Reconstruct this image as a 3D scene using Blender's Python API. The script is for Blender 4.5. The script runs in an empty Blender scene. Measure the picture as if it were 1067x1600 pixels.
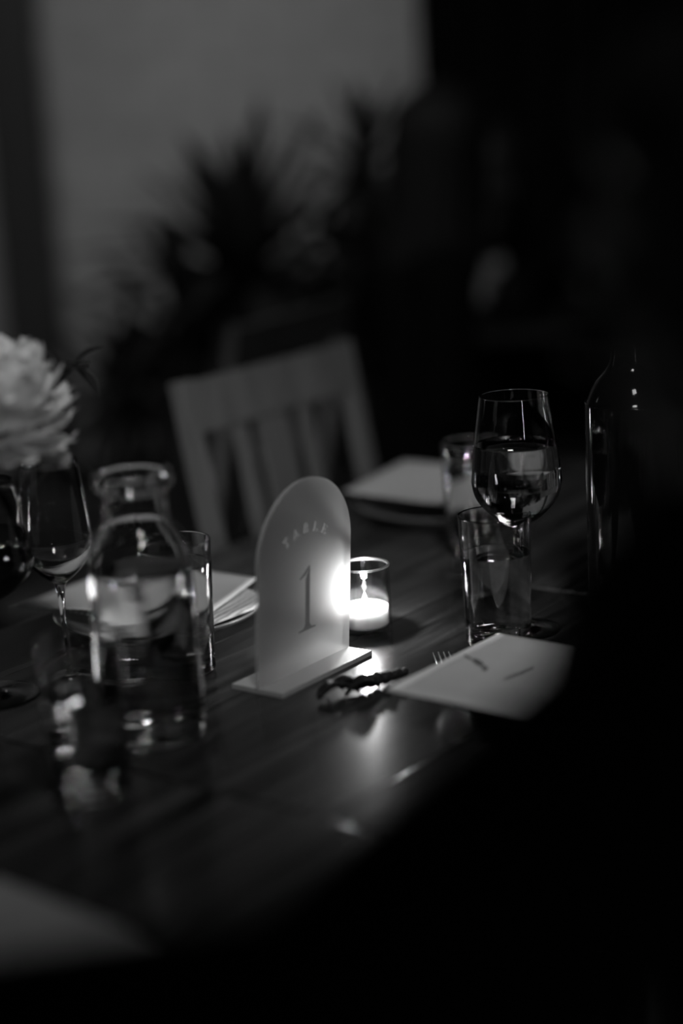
import bpy, bmesh, math, random
from mathutils import Vector, Matrix, noise
random.seed(7)
PI = math.pi
sc = bpy.context.scene
COL = sc.collection
TZ = 0.75                                   # height of the table top

# ------------------------------------------------------------------ camera
CAM_H = TZ + 0.54
p, r = math.radians(13.5), math.radians(3.3)
cam_d = bpy.data.cameras.new('camera'); cam = bpy.data.objects.new('camera', cam_d); COL.objects.link(cam)
Rv = Vector((1, 0, 0)); Uv = Vector((0, math.sin(p), math.cos(p))); Bv = Vector((0, -math.cos(p), math.sin(p)))
Xc = Rv*math.cos(r) - Uv*math.sin(r); Yc = Rv*math.sin(r) + Uv*math.cos(r)
M = Matrix((Xc, Yc, Bv)).transposed().to_4x4(); M.translation = (0, 0, CAM_H)
cam.matrix_world = M
cam_d.sensor_fit = 'VERTICAL'; cam_d.sensor_height = 36; cam_d.lens = 63
cam_d.clip_start = 0.02
cam_d.dof.use_dof = True; cam_d.dof.focus_distance = 1.74; cam_d.dof.aperture_fstop = 1.1
sc.camera = cam

# ------------------------------------------------------------------ world, lights, exposure
w = bpy.data.worlds.new('world'); sc.world = w; w.use_nodes = True
w.node_tree.nodes['Background'].inputs[0].default_value = (1, 1, 1, 1)
w.node_tree.nodes['Background'].inputs[1].default_value = 0.0012
vs = sc.view_settings
vs.view_transform = 'Standard'; vs.look = 'None'; vs.gamma = 1; vs.use_curve_mapping = False; vs.exposure = 0.0
sc.cycles.use_adaptive_sampling = False
sc.cycles.max_bounces = 16; sc.cycles.transmission_bounces = 14; sc.cycles.transparent_max_bounces = 24
sc.cycles.sample_clamp_indirect = 20
sc.cycles.blur_glossy = 0.3

def area(name, loc, target, sx, sy, power, spread=180):
    d = bpy.data.lights.new(name, 'AREA'); d.shape = 'RECTANGLE'; d.size = sx; d.size_y = sy; d.energy = power
    d.spread = math.radians(spread)
    o = bpy.data.objects.new(name, d); COL.objects.link(o); o.location = loc
    o.rotation_euler = (Vector(target) - Vector(loc)).to_track_quat('-Z', 'Y').to_euler()
    return o
area('wall_wash_light', (-0.35, 2.3, 2.75), (-0.22, 4.6, 1.10), 0.9, 0.2, 2.1, 64)
area('ceiling_light', (0.35, 0.15, 2.75), (-0.10, 2.10, TZ+.1), 0.35, 0.35, 1.75, 46)
area('left_glint_light', (-2.6, 3.0, 1.5), (-0.2, 1.6, TZ+.1), 0.14, 1.1, 0.12, 90)  # unseen strip light added at the left for glints; no window there
area('rear_streak_light', (1.5, -1.8, 1.75), (0.1, 1.7, TZ+.1), 0.06, 1.3, 0.5, 50)  # unseen strip behind the camera, shaped for the wine-glass streak; no doorway

# ------------------------------------------------------------------ helpers
A = math.radians(53)
T = Vector((math.cos(A), math.sin(A), 0)); N = Vector((-math.sin(A), math.cos(A), 0))
def tp(s, w_, z=0.0):                       # table frame (along, across, above the top) to world
    return T*s + N*w_ + Vector((0, 0, TZ+z))

def mat(name, col, rough=0.5, spec=0.5, noise_s=0, noise_a=0.0, bump=0.0, bump_s=60, **kw):
    m = bpy.data.materials.new(name); m.use_nodes = True
    nt = m.node_tree; b = nt.nodes['Principled BSDF']
    c = (col, col, col, 1) if not isinstance(col, tuple) else (*col, 1)
    b.inputs['Base Color'].default_value = c; b.inputs['Roughness'].default_value = rough
    b.inputs['Specular IOR Level'].default_value = spec
    for k, v in kw.items(): b.inputs[k.replace('_', ' ')].default_value = v
    if noise_a > 0:
        tc = nt.nodes.new('ShaderNodeTexCoord'); n = nt.nodes.new('ShaderNodeTexNoise'); n.inputs['Scale'].default_value = noise_s
        n.inputs['Detail'].default_value = 4
        rp = nt.nodes.new('ShaderNodeMapRange'); rp.inputs[1].default_value = 0.3; rp.inputs[2].default_value = 0.7
        rp.inputs[3].default_value = c[0]*(1-noise_a); rp.inputs[4].default_value = c[0]*(1+noise_a)
        nt.links.new(tc.outputs['Object'], n.inputs['Vector']); nt.links.new(n.outputs['Fac'], rp.inputs[0])
        nt.links.new(rp.outputs[0], b.inputs['Base Color'])
    if bump > 0:
        tc = nt.nodes.new('ShaderNodeTexCoord'); n = nt.nodes.new('ShaderNodeTexNoise'); n.inputs['Scale'].default_value = bump_s
        bp = nt.nodes.new('ShaderNodeBump'); bp.inputs['Strength'].default_value = bump; bp.inputs['Distance'].default_value = 0.004
        nt.links.new(tc.outputs['Object'], n.inputs['Vector']); nt.links.new(n.outputs['Fac'], bp.inputs['Height'])
        nt.links.new(bp.outputs['Normal'], b.inputs['Normal'])
    return m

def wood(name, dark, light, rough, scale=1.0, coat=0.0, axis=0, vary=0.35):
    m = bpy.data.materials.new(name); m.use_nodes = True; nt = m.node_tree; b = nt.nodes['Principled BSDF']
    tc = nt.nodes.new('ShaderNodeTexCoord'); oi = nt.nodes.new('ShaderNodeObjectInfo')
    ad = nt.nodes.new('ShaderNodeVectorMath'); ad.operation = 'ADD'
    mlt = nt.nodes.new('ShaderNodeVectorMath'); mlt.operation = 'SCALE'; mlt.inputs['Scale'].default_value = 20
    cmb = nt.nodes.new('ShaderNodeCombineXYZ')
    for i in range(3): nt.links.new(oi.outputs['Random'], cmb.inputs[i])
    nt.links.new(cmb.outputs[0], mlt.inputs[0]); nt.links.new(tc.outputs['Object'], ad.inputs[0]); nt.links.new(mlt.outputs[0], ad.inputs[1])
    mp = nt.nodes.new('ShaderNodeMapping')
    sc_ = [30*scale]*3; sc_[axis] = 2.2*scale; mp.inputs['Scale'].default_value = sc_
    nt.links.new(ad.outputs[0], mp.inputs[0])
    n = nt.nodes.new('ShaderNodeTexNoise'); n.inputs['Scale'].default_value = 1.6; n.inputs['Detail'].default_value = 8; n.inputs['Distortion'].default_value = 0.6
    nt.links.new(mp.outputs[0], n.inputs['Vector'])
    rp = nt.nodes.new('ShaderNodeMapRange'); rp.inputs[1].default_value = 0.3; rp.inputs[2].default_value = 0.72
    rp.inputs[3].default_value = dark; rp.inputs[4].default_value = light; nt.links.new(n.outputs['Fac'], rp.inputs[0])
    vr = nt.nodes.new('ShaderNodeMapRange'); vr.inputs[3].default_value = 1-vary; vr.inputs[4].default_value = 1+vary
    nt.links.new(oi.outputs['Random'], vr.inputs[0])
    mu = nt.nodes.new('ShaderNodeMath'); mu.operation = 'MULTIPLY'; nt.links.new(rp.outputs[0], mu.inputs[0]); nt.links.new(vr.outputs[0], mu.inputs[1])
    nt.links.new(mu.outputs[0], b.inputs['Base Color'])
    r2 = nt.nodes.new('ShaderNodeMapRange'); r2.inputs[3].default_value = rough*0.85; r2.inputs[4].default_value = rough*1.25
    nt.links.new(n.outputs['Fac'], r2.inputs[0]); nt.links.new(r2.outputs[0], b.inputs['Roughness'])
    bp = nt.nodes.new('ShaderNodeBump'); bp.inputs['Strength'].default_value = 0.12; bp.inputs['Distance'].default_value = 0.001
    nt.links.new(n.outputs['Fac'], bp.inputs['Height']); nt.links.new(bp.outputs['Normal'], b.inputs['Normal'])
    b.inputs['Specular IOR Level'].default_value = 0.3; b.inputs['Coat Weight'].default_value = coat; b.inputs['Coat Roughness'].default_value = 0.25
    return m

def glass(name, ior=1.47, rough=0.0, col=1.0):
    m = bpy.data.materials.new(name); m.use_nodes = True; nt = m.node_tree; nt.nodes.clear()
    o = nt.nodes.new('ShaderNodeOutputMaterial'); g = nt.nodes.new('ShaderNodeBsdfGlass')
    g.inputs['IOR'].default_value = ior; g.inputs['Roughness'].default_value = rough; g.inputs['Color'].default_value = (col, col, col, 1)
    nt.links.new(g.outputs[0], o.inputs[0]); return m

def thin_glass(name, tint=0.97, ior=1.5):
    m = bpy.data.materials.new(name); m.use_nodes = True; nt = m.node_tree; nt.nodes.clear()
    o = nt.nodes.new('ShaderNodeOutputMaterial'); g = nt.nodes.new('ShaderNodeBsdfGlossy'); g.inputs['Roughness'].default_value = 0.01
    t = nt.nodes.new('ShaderNodeBsdfTransparent'); t.inputs[0].default_value = (tint, tint, tint, 1)
    f = nt.nodes.new('ShaderNodeFresnel'); ge = nt.nodes.new('ShaderNodeNewGeometry'); ir = nt.nodes.new('ShaderNodeMapRange')
    ir.inputs[3].default_value = ior; ir.inputs[4].default_value = 1/ior          # a thin wall reflects the same from both sides
    nt.links.new(ge.outputs['Backfacing'], ir.inputs[0]); nt.links.new(ir.outputs[0], f.inputs['IOR'])
    mx = nt.nodes.new('ShaderNodeMixShader'); nt.links.new(f.outputs[0], mx.inputs[0]); nt.links.new(t.outputs[0], mx.inputs[1]); nt.links.new(g.outputs[0], mx.inputs[2])
    nt.links.new(mx.outputs[0], o.inputs[0]); return m

def emit(name, strength, col=(1, 1, 1)):
    m = bpy.data.materials.new(name); m.use_nodes = True; nt = m.node_tree; nt.nodes.clear()
    o = nt.nodes.new('ShaderNodeOutputMaterial'); e = nt.nodes.new('ShaderNodeEmission'); e.inputs[0].default_value = (*col, 1); e.inputs[1].default_value = strength
    nt.links.new(e.outputs[0], o.inputs[0]); return m

def obj(name, me, material, parent=None, loc=None, rot=None, smooth=True, kind=None):
    if isinstance(me, bmesh.types.BMesh):
        bm = me; me = bpy.data.meshes.new(name); bm.to_mesh(me); bm.free()
    if smooth: me.shade_smooth()
    if material and not me.materials: me.materials.append(material)
    o = bpy.data.objects.new(name, me); COL.objects.link(o)
    if parent: o.parent = parent
    if loc is not None: o.location = loc
    if rot is not None: o.rotation_euler = rot
    if kind: o['kind'] = kind
    return o
def tag(o, label, cat, group=None):
    o['label'] = label; o['category'] = cat
    if group: o['group'] = group
    return o
def thing(name, label, cat, loc=(0, 0, 0), rotz=0, group=None):
    o = bpy.data.objects.new(name, None); COL.objects.link(o); o.empty_display_size = 0.05
    o.location = loc; o.rotation_euler = (0, 0, rotz)
    return tag(o, label, cat, group)
def dup(root, loc, rotz, label, group=None):
    def cp(o, par):
        c = o.copy(); COL.objects.link(c)
        if par: c.parent = par
        for ch in [x for x in kids.get(o, [])]: cp(ch, c)
        return c
    kids = {}
    for x in bpy.data.objects:
        if x.parent: kids.setdefault(x.parent, []).append(x)
    n = cp(root, None); n.location = loc; n.rotation_euler = (0, 0, rotz); n['label'] = label
    if group: n['group'] = group
    return n

def box_bm(sx, sy, sz, c=(0, 0, 0), bevel=0.0, bm=None, rot=None):
    own = bm is None
    if own: bm = bmesh.new()
    mtx = Matrix.Translation(c)
    if rot is not None: mtx = mtx @ rot
    mtx = mtx @ Matrix.Diagonal((sx, sy, sz, 1))
    g = bmesh.ops.create_cube(bm, size=1, matrix=mtx)
    if bevel:
        es = list({e for v in g['verts'] for e in v.link_edges})
        bmesh.ops.bevel(bm, geom=es, offset=bevel, segments=2, profile=0.7, affect='EDGES')
    return bm
def beam(a, b, wx, wy, bevel=0.003, side=Vector((1, 0, 0)), bm=None):
    """rectangular bar from a to b; wx measured along `side`, wy across it"""
    a, b = Vector(a), Vector(b); d = (b-a); L = d.length; z = d.normalized(); x = (side - z*side.dot(z)).normalized(); y = z.cross(x)
    rot = Matrix((x, y, z)).transposed().to_4x4()
    return box_bm(wx, wy, L, (a+b)/2, bevel, bm, rot)
def lathe(prof, n=64, bm=None):
    if bm is None: bm = bmesh.new()
    rings = []; fine = []
    for i, q in enumerate(prof):            # support rings keep the shading of long walls true
        if i and max(q[0], prof[i-1][0]) > 0:
            p0 = prof[i-1]; L = math.hypot(q[0]-p0[0], q[1]-p0[1])
            if L > .005:
                for e in (.0004/L, .0016/L, .5, 1-.0016/L, 1-.0004/L): fine.append((p0[0]+(q[0]-p0[0])*e, p0[1]+(q[1]-p0[1])*e))
        fine.append(q)
    for (rr, z) in fine:
        if rr < 1e-6: rings.append([bm.verts.new((0, 0, z))])
        else: rings.append([bm.verts.new((rr*math.cos(2*PI*k/n), rr*math.sin(2*PI*k/n), z)) for k in range(n)])
    for a, b in zip(rings, rings[1:]):
        if len(a) == 1 and len(b) == 1: continue
        for k in range(n):
            k2 = (k+1) % n
            if len(a) == 1: bm.faces.new((a[0], b[k2], b[k]))
            elif len(b) == 1: bm.faces.new((a[k], a[k2], b[0]))
            else: bm.faces.new((a[k], a[k2], b[k2], b[k]))
    bmesh.ops.recalc_face_normals(bm, faces=bm.faces)
    return bm
def smooth_prof(pts, sub=6, closed=False):
    """Catmull-Rom through the points"""
    out = []
    for i in range(len(pts)-1):
        p0 = pts[max(i-1, 0)]; p1 = pts[i]; p2 = pts[i+1]; p3 = pts[min(i+2, len(pts)-1)]
        for k in range(sub):
            t = k/sub
            out.append(tuple(0.5*((2*p1[j]) + (-p0[j]+p2[j])*t + (2*p0[j]-5*p1[j]+4*p2[j]-p3[j])*t*t + (-p0[j]+3*p1[j]-3*p2[j]+p3[j])*t**3) for j in range(len(p1))))
    out.append(tuple(pts[-1])); return out
def tube(pts, rad, n=10, bm=None, cap=True):
    if bm is None: bm = bmesh.new()
    pts = [Vector(q) for q in pts]; rings = []
    up = Vector((0, 0, 1))
    for i, q in enumerate(pts):
        d = (pts[min(i+1, len(pts)-1)] - pts[max(i-1, 0)]).normalized()
        x = d.cross(up if abs(d.z) < .95 else Vector((1, 0, 0))).normalized(); y = d.cross(x)
        rr = rad[i] if isinstance(rad, (list, tuple)) else rad
        rings.append([bm.verts.new(q + (x*math.cos(2*PI*k/n) + y*math.sin(2*PI*k/n))*rr) for k in range(n)])
    for a, b in zip(rings, rings[1:]):
        for k in range(n): bm.faces.new((a[k], a[(k+1) % n], b[(k+1) % n], b[k]))
    if cap: bm.faces.new(rings[0][::-1]); bm.faces.new(rings[-1])
    bmesh.ops.recalc_face_normals(bm, faces=bm.faces)
    return bm

# materials
M_table = wood('table_wood', 0.006, 0.070, 0.22, 1.0)
M_chair = wood('chair_wood', 0.10, 0.15, 0.5, 1.0, axis=2, vary=0.05)
M_darkwood = wood('dark_wood', 0.012, 0.03, 0.45, 1.0)
M_brick = mat('painted_brick', 0.42, 0.85, 0.2)
nt = M_brick.node_tree; ge = nt.nodes.new('ShaderNodeNewGeometry'); n_ = nt.nodes.new('ShaderNodeTexNoise'); mp_ = nt.nodes.new('ShaderNodeMapping'); mp_.inputs['Scale'].default_value = (4, 4, 9)
n_.inputs['Scale'].default_value = 1.0; n_.inputs['Detail'].default_value = 3; rp_ = nt.nodes.new('ShaderNodeMapRange'); rp_.inputs[1].default_value = .3; rp_.inputs[2].default_value = .7; rp_.inputs[3].default_value = .37; rp_.inputs[4].default_value = .46
nt.links.new(ge.outputs['Position'], mp_.inputs[0]); nt.links.new(mp_.outputs[0], n_.inputs['Vector']); nt.links.new(n_.outputs['Fac'], rp_.inputs[0]); nt.links.new(rp_.outputs[0], nt.nodes['Principled BSDF'].inputs['Base Color'])
M_mortar = mat('painted_mortar', 0.34, 0.9, 0.2)
M_floor = wood('floor_wood', 0.015, 0.035, 0.5, 0.7)
M_black = mat('black_paint', 0.012, 0.5)
M_steel = mat('dark_column_paint', 0.018, 0.6)
M_curtain = mat('black_curtain_cloth', 0.006, 0.95, 0.1)
M_ceiling = mat('ceiling_paint', 0.05, 0.9)
M_paper = mat('card_paper', 0.62, 0.75, 0.25, 40, 0.03)
M_ink = mat('ink', 0.16, 0.7)
M_napkin = mat('striped_napkin_cloth', 0.5, 0.85)
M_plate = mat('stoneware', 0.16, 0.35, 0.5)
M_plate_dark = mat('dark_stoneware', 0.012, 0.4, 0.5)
M_glass = glass('clear_glass', 1.47)
M_water = glass('water', 1.33, 0, 0.98)
M_wine = glass('white_wine', 1.34, 0, 0.9)
M_redwine = glass('red_wine', 1.34, 0, 0.25)
M_votive = thin_glass('thin_votive_glass')
M_rim = thin_glass('fire_polished_rim', .98, 1.5); nt = M_rim.node_tree
nt.nodes['Glossy BSDF'].inputs['Roughness'].default_value = .3; mxr = nt.nodes.new('ShaderNodeMixShader'); mxr.inputs[0].default_value = .35
nt.links.new(nt.nodes['Mix Shader'].outputs[0], mxr.inputs[1]); nt.links.new(nt.nodes['Glossy BSDF'].outputs[0], mxr.inputs[2]); nt.links.new(mxr.outputs[0], nt.nodes['Material Output'].inputs[0])
M_bottle = mat('dark_bottle_glass', 0.004, 0.08, 0.5)
M_wax = mat('candle_wax', 0.52, 0.35, 0.3, Subsurface_Weight=1.0, Subsurface_Radius=(0.02, 0.02, 0.02), Subsurface_Scale=1.0)
M_wick = mat('wick', 0.02, 0.9)
M_flame = emit('flame_glow', 22)
M_metal = mat('dark_metal', 0.08, 0.3, 0.5, Metallic=1.0)
M_leaf = mat('dark_leaf', 0.022, 0.6, 0.2, 8, 0.3)
M_petal = mat('pale_petal', 0.8, 0.7, 0.2, 20, 0.08, Subsurface_Weight=0.3, Subsurface_Radius=(0.01, 0.01, 0.01), Subsurface_Scale=0.5)
M_stem = mat('flower_stem', 0.05, 0.6)
M_orn = mat('dried_sprig', 0.006, 0.7)
M_skin = mat('skin', 0.11, 0.6, 0.3)
M_skin_shade = mat('shaded_skin', 0.03, 0.7, 0.1)  # skin tone lowered to paint the shade on the guest opposite
M_hair = mat('dark_hair', 0.010, 0.55, 0.2)
M_cloth = mat('black_cloth', 0.004, 0.95, 0.08)
M_cloth2 = mat('black_knit', 0.006, 0.9, 0.1)
M_eye = mat('eye_white', 0.4, 0.2)
M_iris = mat('iris', 0.01, 0.2)
M_lip = mat('lips', 0.09, 0.5)

# ------------------------------------------------------------------ the room
obj('floor', box_bm(7, 9, 0.1, (0, 2.2, -0.05)), M_floor, smooth=False, kind='structure')
obj('ceiling', box_bm(7, 9, 0.1, (0, 2.2, 3.25)), M_ceiling, smooth=False, kind='structure')
obj('wall_left', box_bm(0.1, 9, 3.2, (-3.45, 2.2, 1.6)), M_ceiling, smooth=False, kind='structure')
obj('wall_right', box_bm(0.1, 9, 3.2, (3.45, 2.2, 1.6)), M_ceiling, smooth=False, kind='structure')
obj('wall_far', box_bm(7, 0.1, 3.2, (0, 6.65, 1.6)), M_ceiling, smooth=False, kind='structure')
wall = obj('wall_back', box_bm(3.66, 0.12, 3.2, (-1.57, 4.69, 1.6)), M_mortar, smooth=False, kind='structure')
bw, bh, gp = 0.205, 0.065, 0.011
bmb = box_bm(bw, 0.05, bh, (0, 0, 0), 0.004)
brick_me = bpy.data.meshes.new('brick'); bmb.to_mesh(brick_me); bmb.free(); brick_me.materials.append(M_brick)
stuff = bmesh.new()
row = 0; z = bh/2 + gp
while z < 3.15:
    x0 = -3.38 - (bw/2 if row % 2 else 0)
    while x0 < 0.235:
        wd_ = min(bw, 0.257-x0); x = x0+wd_/2
        jx = random.uniform(-.002, .002) if wd_ == bw else 0; jy = random.uniform(-.003, .004)
        if -1.15 < x < 0.30 and 0.45 < z < 1.75:
            o = bpy.data.objects.new('brick', brick_me); COL.objects.link(o); o.parent = wall
            o.location = (x+jx, 4.647+jy*.5, z); o.scale = (wd_/bw, 1, 1)
        else:
            bmesh.ops.create_cube(stuff, size=1, matrix=Matrix.Translation((x+jx, 4.647+jy*.5, z)) @ Matrix.Diagonal((wd_, .05, bh, 1)))
        x0 += bw+gp
    z += bh+gp; row += 1
obj('brick', stuff, M_brick, wall, smooth=False, kind='stuff')
obj('trim_1', box_bm(0.125, 0.13, 3.2, (-0.733, 4.45, 1.6), 0.01), M_steel, smooth=False, kind='structure')
cv = bmesh.new(); prev = None                                         # the curtain, in folds
for i in range(401):
    x = 0.27 + i*3.1/400; y = 4.78 + 0.035*math.sin(i*0.42) + 0.012*math.sin(i*0.93+1)
    a_ = cv.verts.new((x, y, 0.02)); b_ = cv.verts.new((x, y*1.0, 3.1))
    if prev: cv.faces.new((prev[0], a_, b_, prev[1]))
    prev = (a_, b_)
cur = thing('curtain', 'black floor-length curtain in folds beside the pale brick wall', 'curtain', (0, 0, 0))
obj('cloth', cv, M_curtain, cur)
obj('curtain_rail', tube([(0.2, 4.78, 3.12), (3.4, 4.78, 3.12)], 0.015), M_black, cur)

# ------------------------------------------------------------------ the long table, pushed together from small ones
TS, W0, W1 = 0.606, 0.66, 1.38
NP = 6; pw = (W1-W0)/NP
bmk = box_bm(TS-0.004, pw-0.0012, 0.03, (0, 0, -0.015), 0.0006)
plank_me = bpy.data.meshes.new('plank'); bmk.to_mesh(plank_me); bmk.free(); plank_me.materials.append(M_table)
labs = ['square plank-top table nearest the camera, at the bottom of the picture', 'plank-top table under the carafe and front tumbler',
        'plank-top table carrying the arched sign and the candle', 'plank-top table under the farthest plate and menu']
for i, s0 in enumerate((-0.218+0.0, 0.388, 0.994, 1.60)):
    t = thing('bistro_table', labs[i], 'table', tp(s0+TS/2, (W0+W1)/2, -TZ), A, 'small plank tables pushed together in a row')
    for k in range(NP):
        o = bpy.data.objects.new('plank', plank_me); COL.objects.link(o); o.parent = t
        o.location = (0, (k+0.5)*pw-(W1-W0)/2, TZ)
    obj('under_frame', box_bm(TS-0.1, 0.62, 0.025, (0, 0, TZ-0.0425), 0.003), M_black, t, smooth=False)
    obj('pedestal', lathe([(0, .03), (.035, .03), (.035, .69), (.06, .706), (0, .706)], 24), M_black, t)
    ft = bmesh.new()
    for q in range(4): beam((0, 0, .02), (.25*math.cos(q*PI/2+PI/4), .25*math.sin(q*PI/2+PI/4), .015), .05, .03, .004, Vector((-math.sin(q*PI/2+PI/4), math.cos(q*PI/2+PI/4), 0)), ft)
    obj('foot', ft, M_black, t, smooth=False)

# ------------------------------------------------------------------ the arched sign
sign = thing('table_sign', 'frosted arched table number sign in slotted base beside candle', 'sign', tp(1.261, 1.006), A)
HW, HT, LEAN = 0.0705, 0.189, -0.085
def arch(n=40):
    pts = [(-HW, 0.004)]
    zc = HT-HW
    for k in range(n+1):
        a_ = PI - PI*k/n; pts.append((HW*math.cos(a_), zc+HW*math.sin(a_)))
    pts.append((HW, 0.004)); return pts
def slab(poly, y0, y1, bm=None):
    if bm is None: bm = bmesh.new()
    f = [bm.verts.new((x, y0 + LEAN*z, z)) for x, z in poly]; b = [bm.verts.new((x, y1 + LEAN*z, z)) for x, z in poly]
    n = len(poly)
    F = bm.faces.new(f); Bk = bm.faces.new(b[::-1])
    for k in range(n): bm.faces.new((f[k], b[k], b[(k+1) % n], f[(k+1) % n]))
    bmesh.ops.recalc_face_normals(bm, faces=bm.faces)
    return bm
frost = bpy.data.materials.new('frosted_face'); frost.use_nodes = True; nt = frost.node_tree; nt.nodes.clear()
o_ = nt.nodes.new('ShaderNodeOutputMaterial'); tl = nt.nodes.new('ShaderNodeBsdfTranslucent'); df = nt.nodes.new('ShaderNodeBsdfDiffuse'); rg = nt.nodes.new('ShaderNodeBsdfRefraction')
tl.inputs[0].default_value = (.66, .66, .66, 1); df.inputs[0].default_value = (.35, .35, .35, 1); rg.inputs['Roughness'].default_value = .97; rg.inputs['IOR'].default_value = .86; rg.inputs[0].default_value = (.95, .95, .95, 1)
m1 = nt.nodes.new('ShaderNodeMixShader'); m1.inputs[0].default_value = .74; m2 = nt.nodes.new('ShaderNodeMixShader'); m2.inputs[0].default_value = .45
nt.links.new(df.outputs[0], m1.inputs[1]); nt.links.new(tl.outputs[0], m1.inputs[2]); nt.links.new(m1.outputs[0], m2.inputs[1]); nt.links.new(rg.outputs[0], m2.inputs[2]); nt.links.new(m2.outputs[0], o_.inputs[0])
M_acr = thin_glass('clear_acrylic', 0.98, 1.15)
M_edge = mat('frosted_acrylic_edge', 0.6, 0.6); nt = M_edge.node_tree
tr_ = nt.nodes.new('ShaderNodeBsdfTransparent'); mx_ = nt.nodes.new('ShaderNodeMixShader'); mx_.inputs[0].default_value = .45
nt.links.new(tr_.outputs[0], mx_.inputs[1]); nt.links.new(nt.nodes['Principled BSDF'].outputs[0], mx_.inputs[2]); nt.links.new(mx_.outputs[0], nt.nodes['Material Output'].inputs[0])
pb = slab(arch(), -0.002, 0.002)
pm = bpy.data.meshes.new('panel'); 
pb.faces.ensure_lookup_table()
for f in pb.faces:
    if len(f.verts) > 4: f.material_index = 0 if f.calc_center_median().y < LEAN*f.calc_center_median().z else 1
    else: f.material_index = 2
pb.to_mesh(pm); pb.free()
for m_ in (frost, M_acr, M_edge): pm.materials.append(m_)
panel = obj('panel', pm, None, sign, smooth=False)
base = box_bm(0.140, 0.060, 0.005, (0, 0, 0.0025), 0.0006)
M_acrbase = mat('frosted_acrylic_base', 0.40, 0.3, 0.5)
obj('base', base, M_acrbase, sign, smooth=False)
# lettering: strokes as polygons in the panel's plane (x along, z up)
def strokes(polys, name, m):
    bm = bmesh.new()
    for q in polys: slab(q, -0.0027, -0.0021, bm)
    o = obj(name, bm, m, panel, smooth=False); return o
M_print = mat('sign_print', 0.30, 0.6)
M_print2 = mat('sign_print_pale', 0.75, 0.6)
def rect(x0, z0, x1, z1): return [(x0, z0), (x1, z0), (x1, z1), (x0, z1)]
one = [[(-.0008, .046), (.0052, .046), (.0052, .104), (-.0008, .0925)],
       [(-.0100, .0945), (-.0093, .0935), (-.0008, .0965), (.0052, .104), (.0045, .1048)],
       [(-.0105, .0418), (.0150, .0418), (.0150, .0432), (.0080, .0442), (.0052, .0480), (-.0008, .0480), (-.0036, .0442), (-.0105, .0432)]]
strokes(one, 'numeral', M_print)
def letter(ch):                      # unit height 1
    s_ = .20; t = .08
    if ch == 'T': return [rect(-s_/2, 0, s_/2, 1), rect(-.42, .94, .42, 1), [(-.42, .74), (-.37, .74), (-.34, .94), (-.42, .96)], [(.42, .74), (.37, .74), (.34, .94), (.42, .96)], rect(-.2, 0, .2, t)]
    if ch == 'A': return [[(-.40, 0), (-.33, 0), (.04, .93), (0, 1)], [(.24, 0), (.42, 0), (.04, 1), (-.04, 1)], rect(-.2, .3, .24, .36), rect(-.5, 0, -.22, t), rect(.16, 0, .52, t)]
    if ch == 'B':
        q = [rect(-.3, 0, -.14, 1), rect(-.4, 0, 0, t), rect(-.4, 1-t, 0, 1), rect(-.2, .5, .05, .5+t)]
        for cz, rz, rx in ((.75, .25, .27), (.265, .265, .36)):
            for k in range(8):
                a0 = -PI/2 + PI*k/8; a1 = a0 + PI/8
                q.append([(rx*math.cos(a0), cz+rz*math.sin(a0)), (rx*math.cos(a1), cz+rz*math.sin(a1)), ((rx-.14)*math.cos(a1), cz+(rz-t)*math.sin(a1)), ((rx-.14)*math.cos(a0), cz+(rz-t)*math.sin(a0))])
        return q
    if ch == 'L': return [rect(-.28, 0, -.12, 1), rect(-.4, 1-t, 0, 1), rect(-.4, 0, .36, t), [(.36, 0), (.38, .28), (.33, .28), (.24, .04)]]
    if ch == 'E': return [rect(-.3, 0, -.14, 1), rect(-.4, 1-t, .3, 1), rect(-.4, 0, .34, t), rect(-.2, .48, .14, .53), [(.34, 0), (.37, .26), (.32, .26), (.22, .04)], [(.3, 1), (.33, .77), (.28, .77), (.19, .96)], rect(.1, .38, .14, .63)]
polys = []
Rr = 0.052; zc = 0.0855; lh = 0.0092
for ch, a_ in zip('TABLE', (31, 15.5, -0.5, -16, -31)):
    a2 = math.radians(a_); cx, cz = -Rr*math.sin(a2) - .001, zc + Rr*math.cos(a2)
    for q in letter(ch):
        polys.append([(cx + (x*math.cos(a2) - zz*math.sin(a2))*lh, cz + (x*math.sin(a2) + zz*math.cos(a2))*lh) for x, zz in q])
strokes(polys, 'lettering', M_print2)

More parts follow.
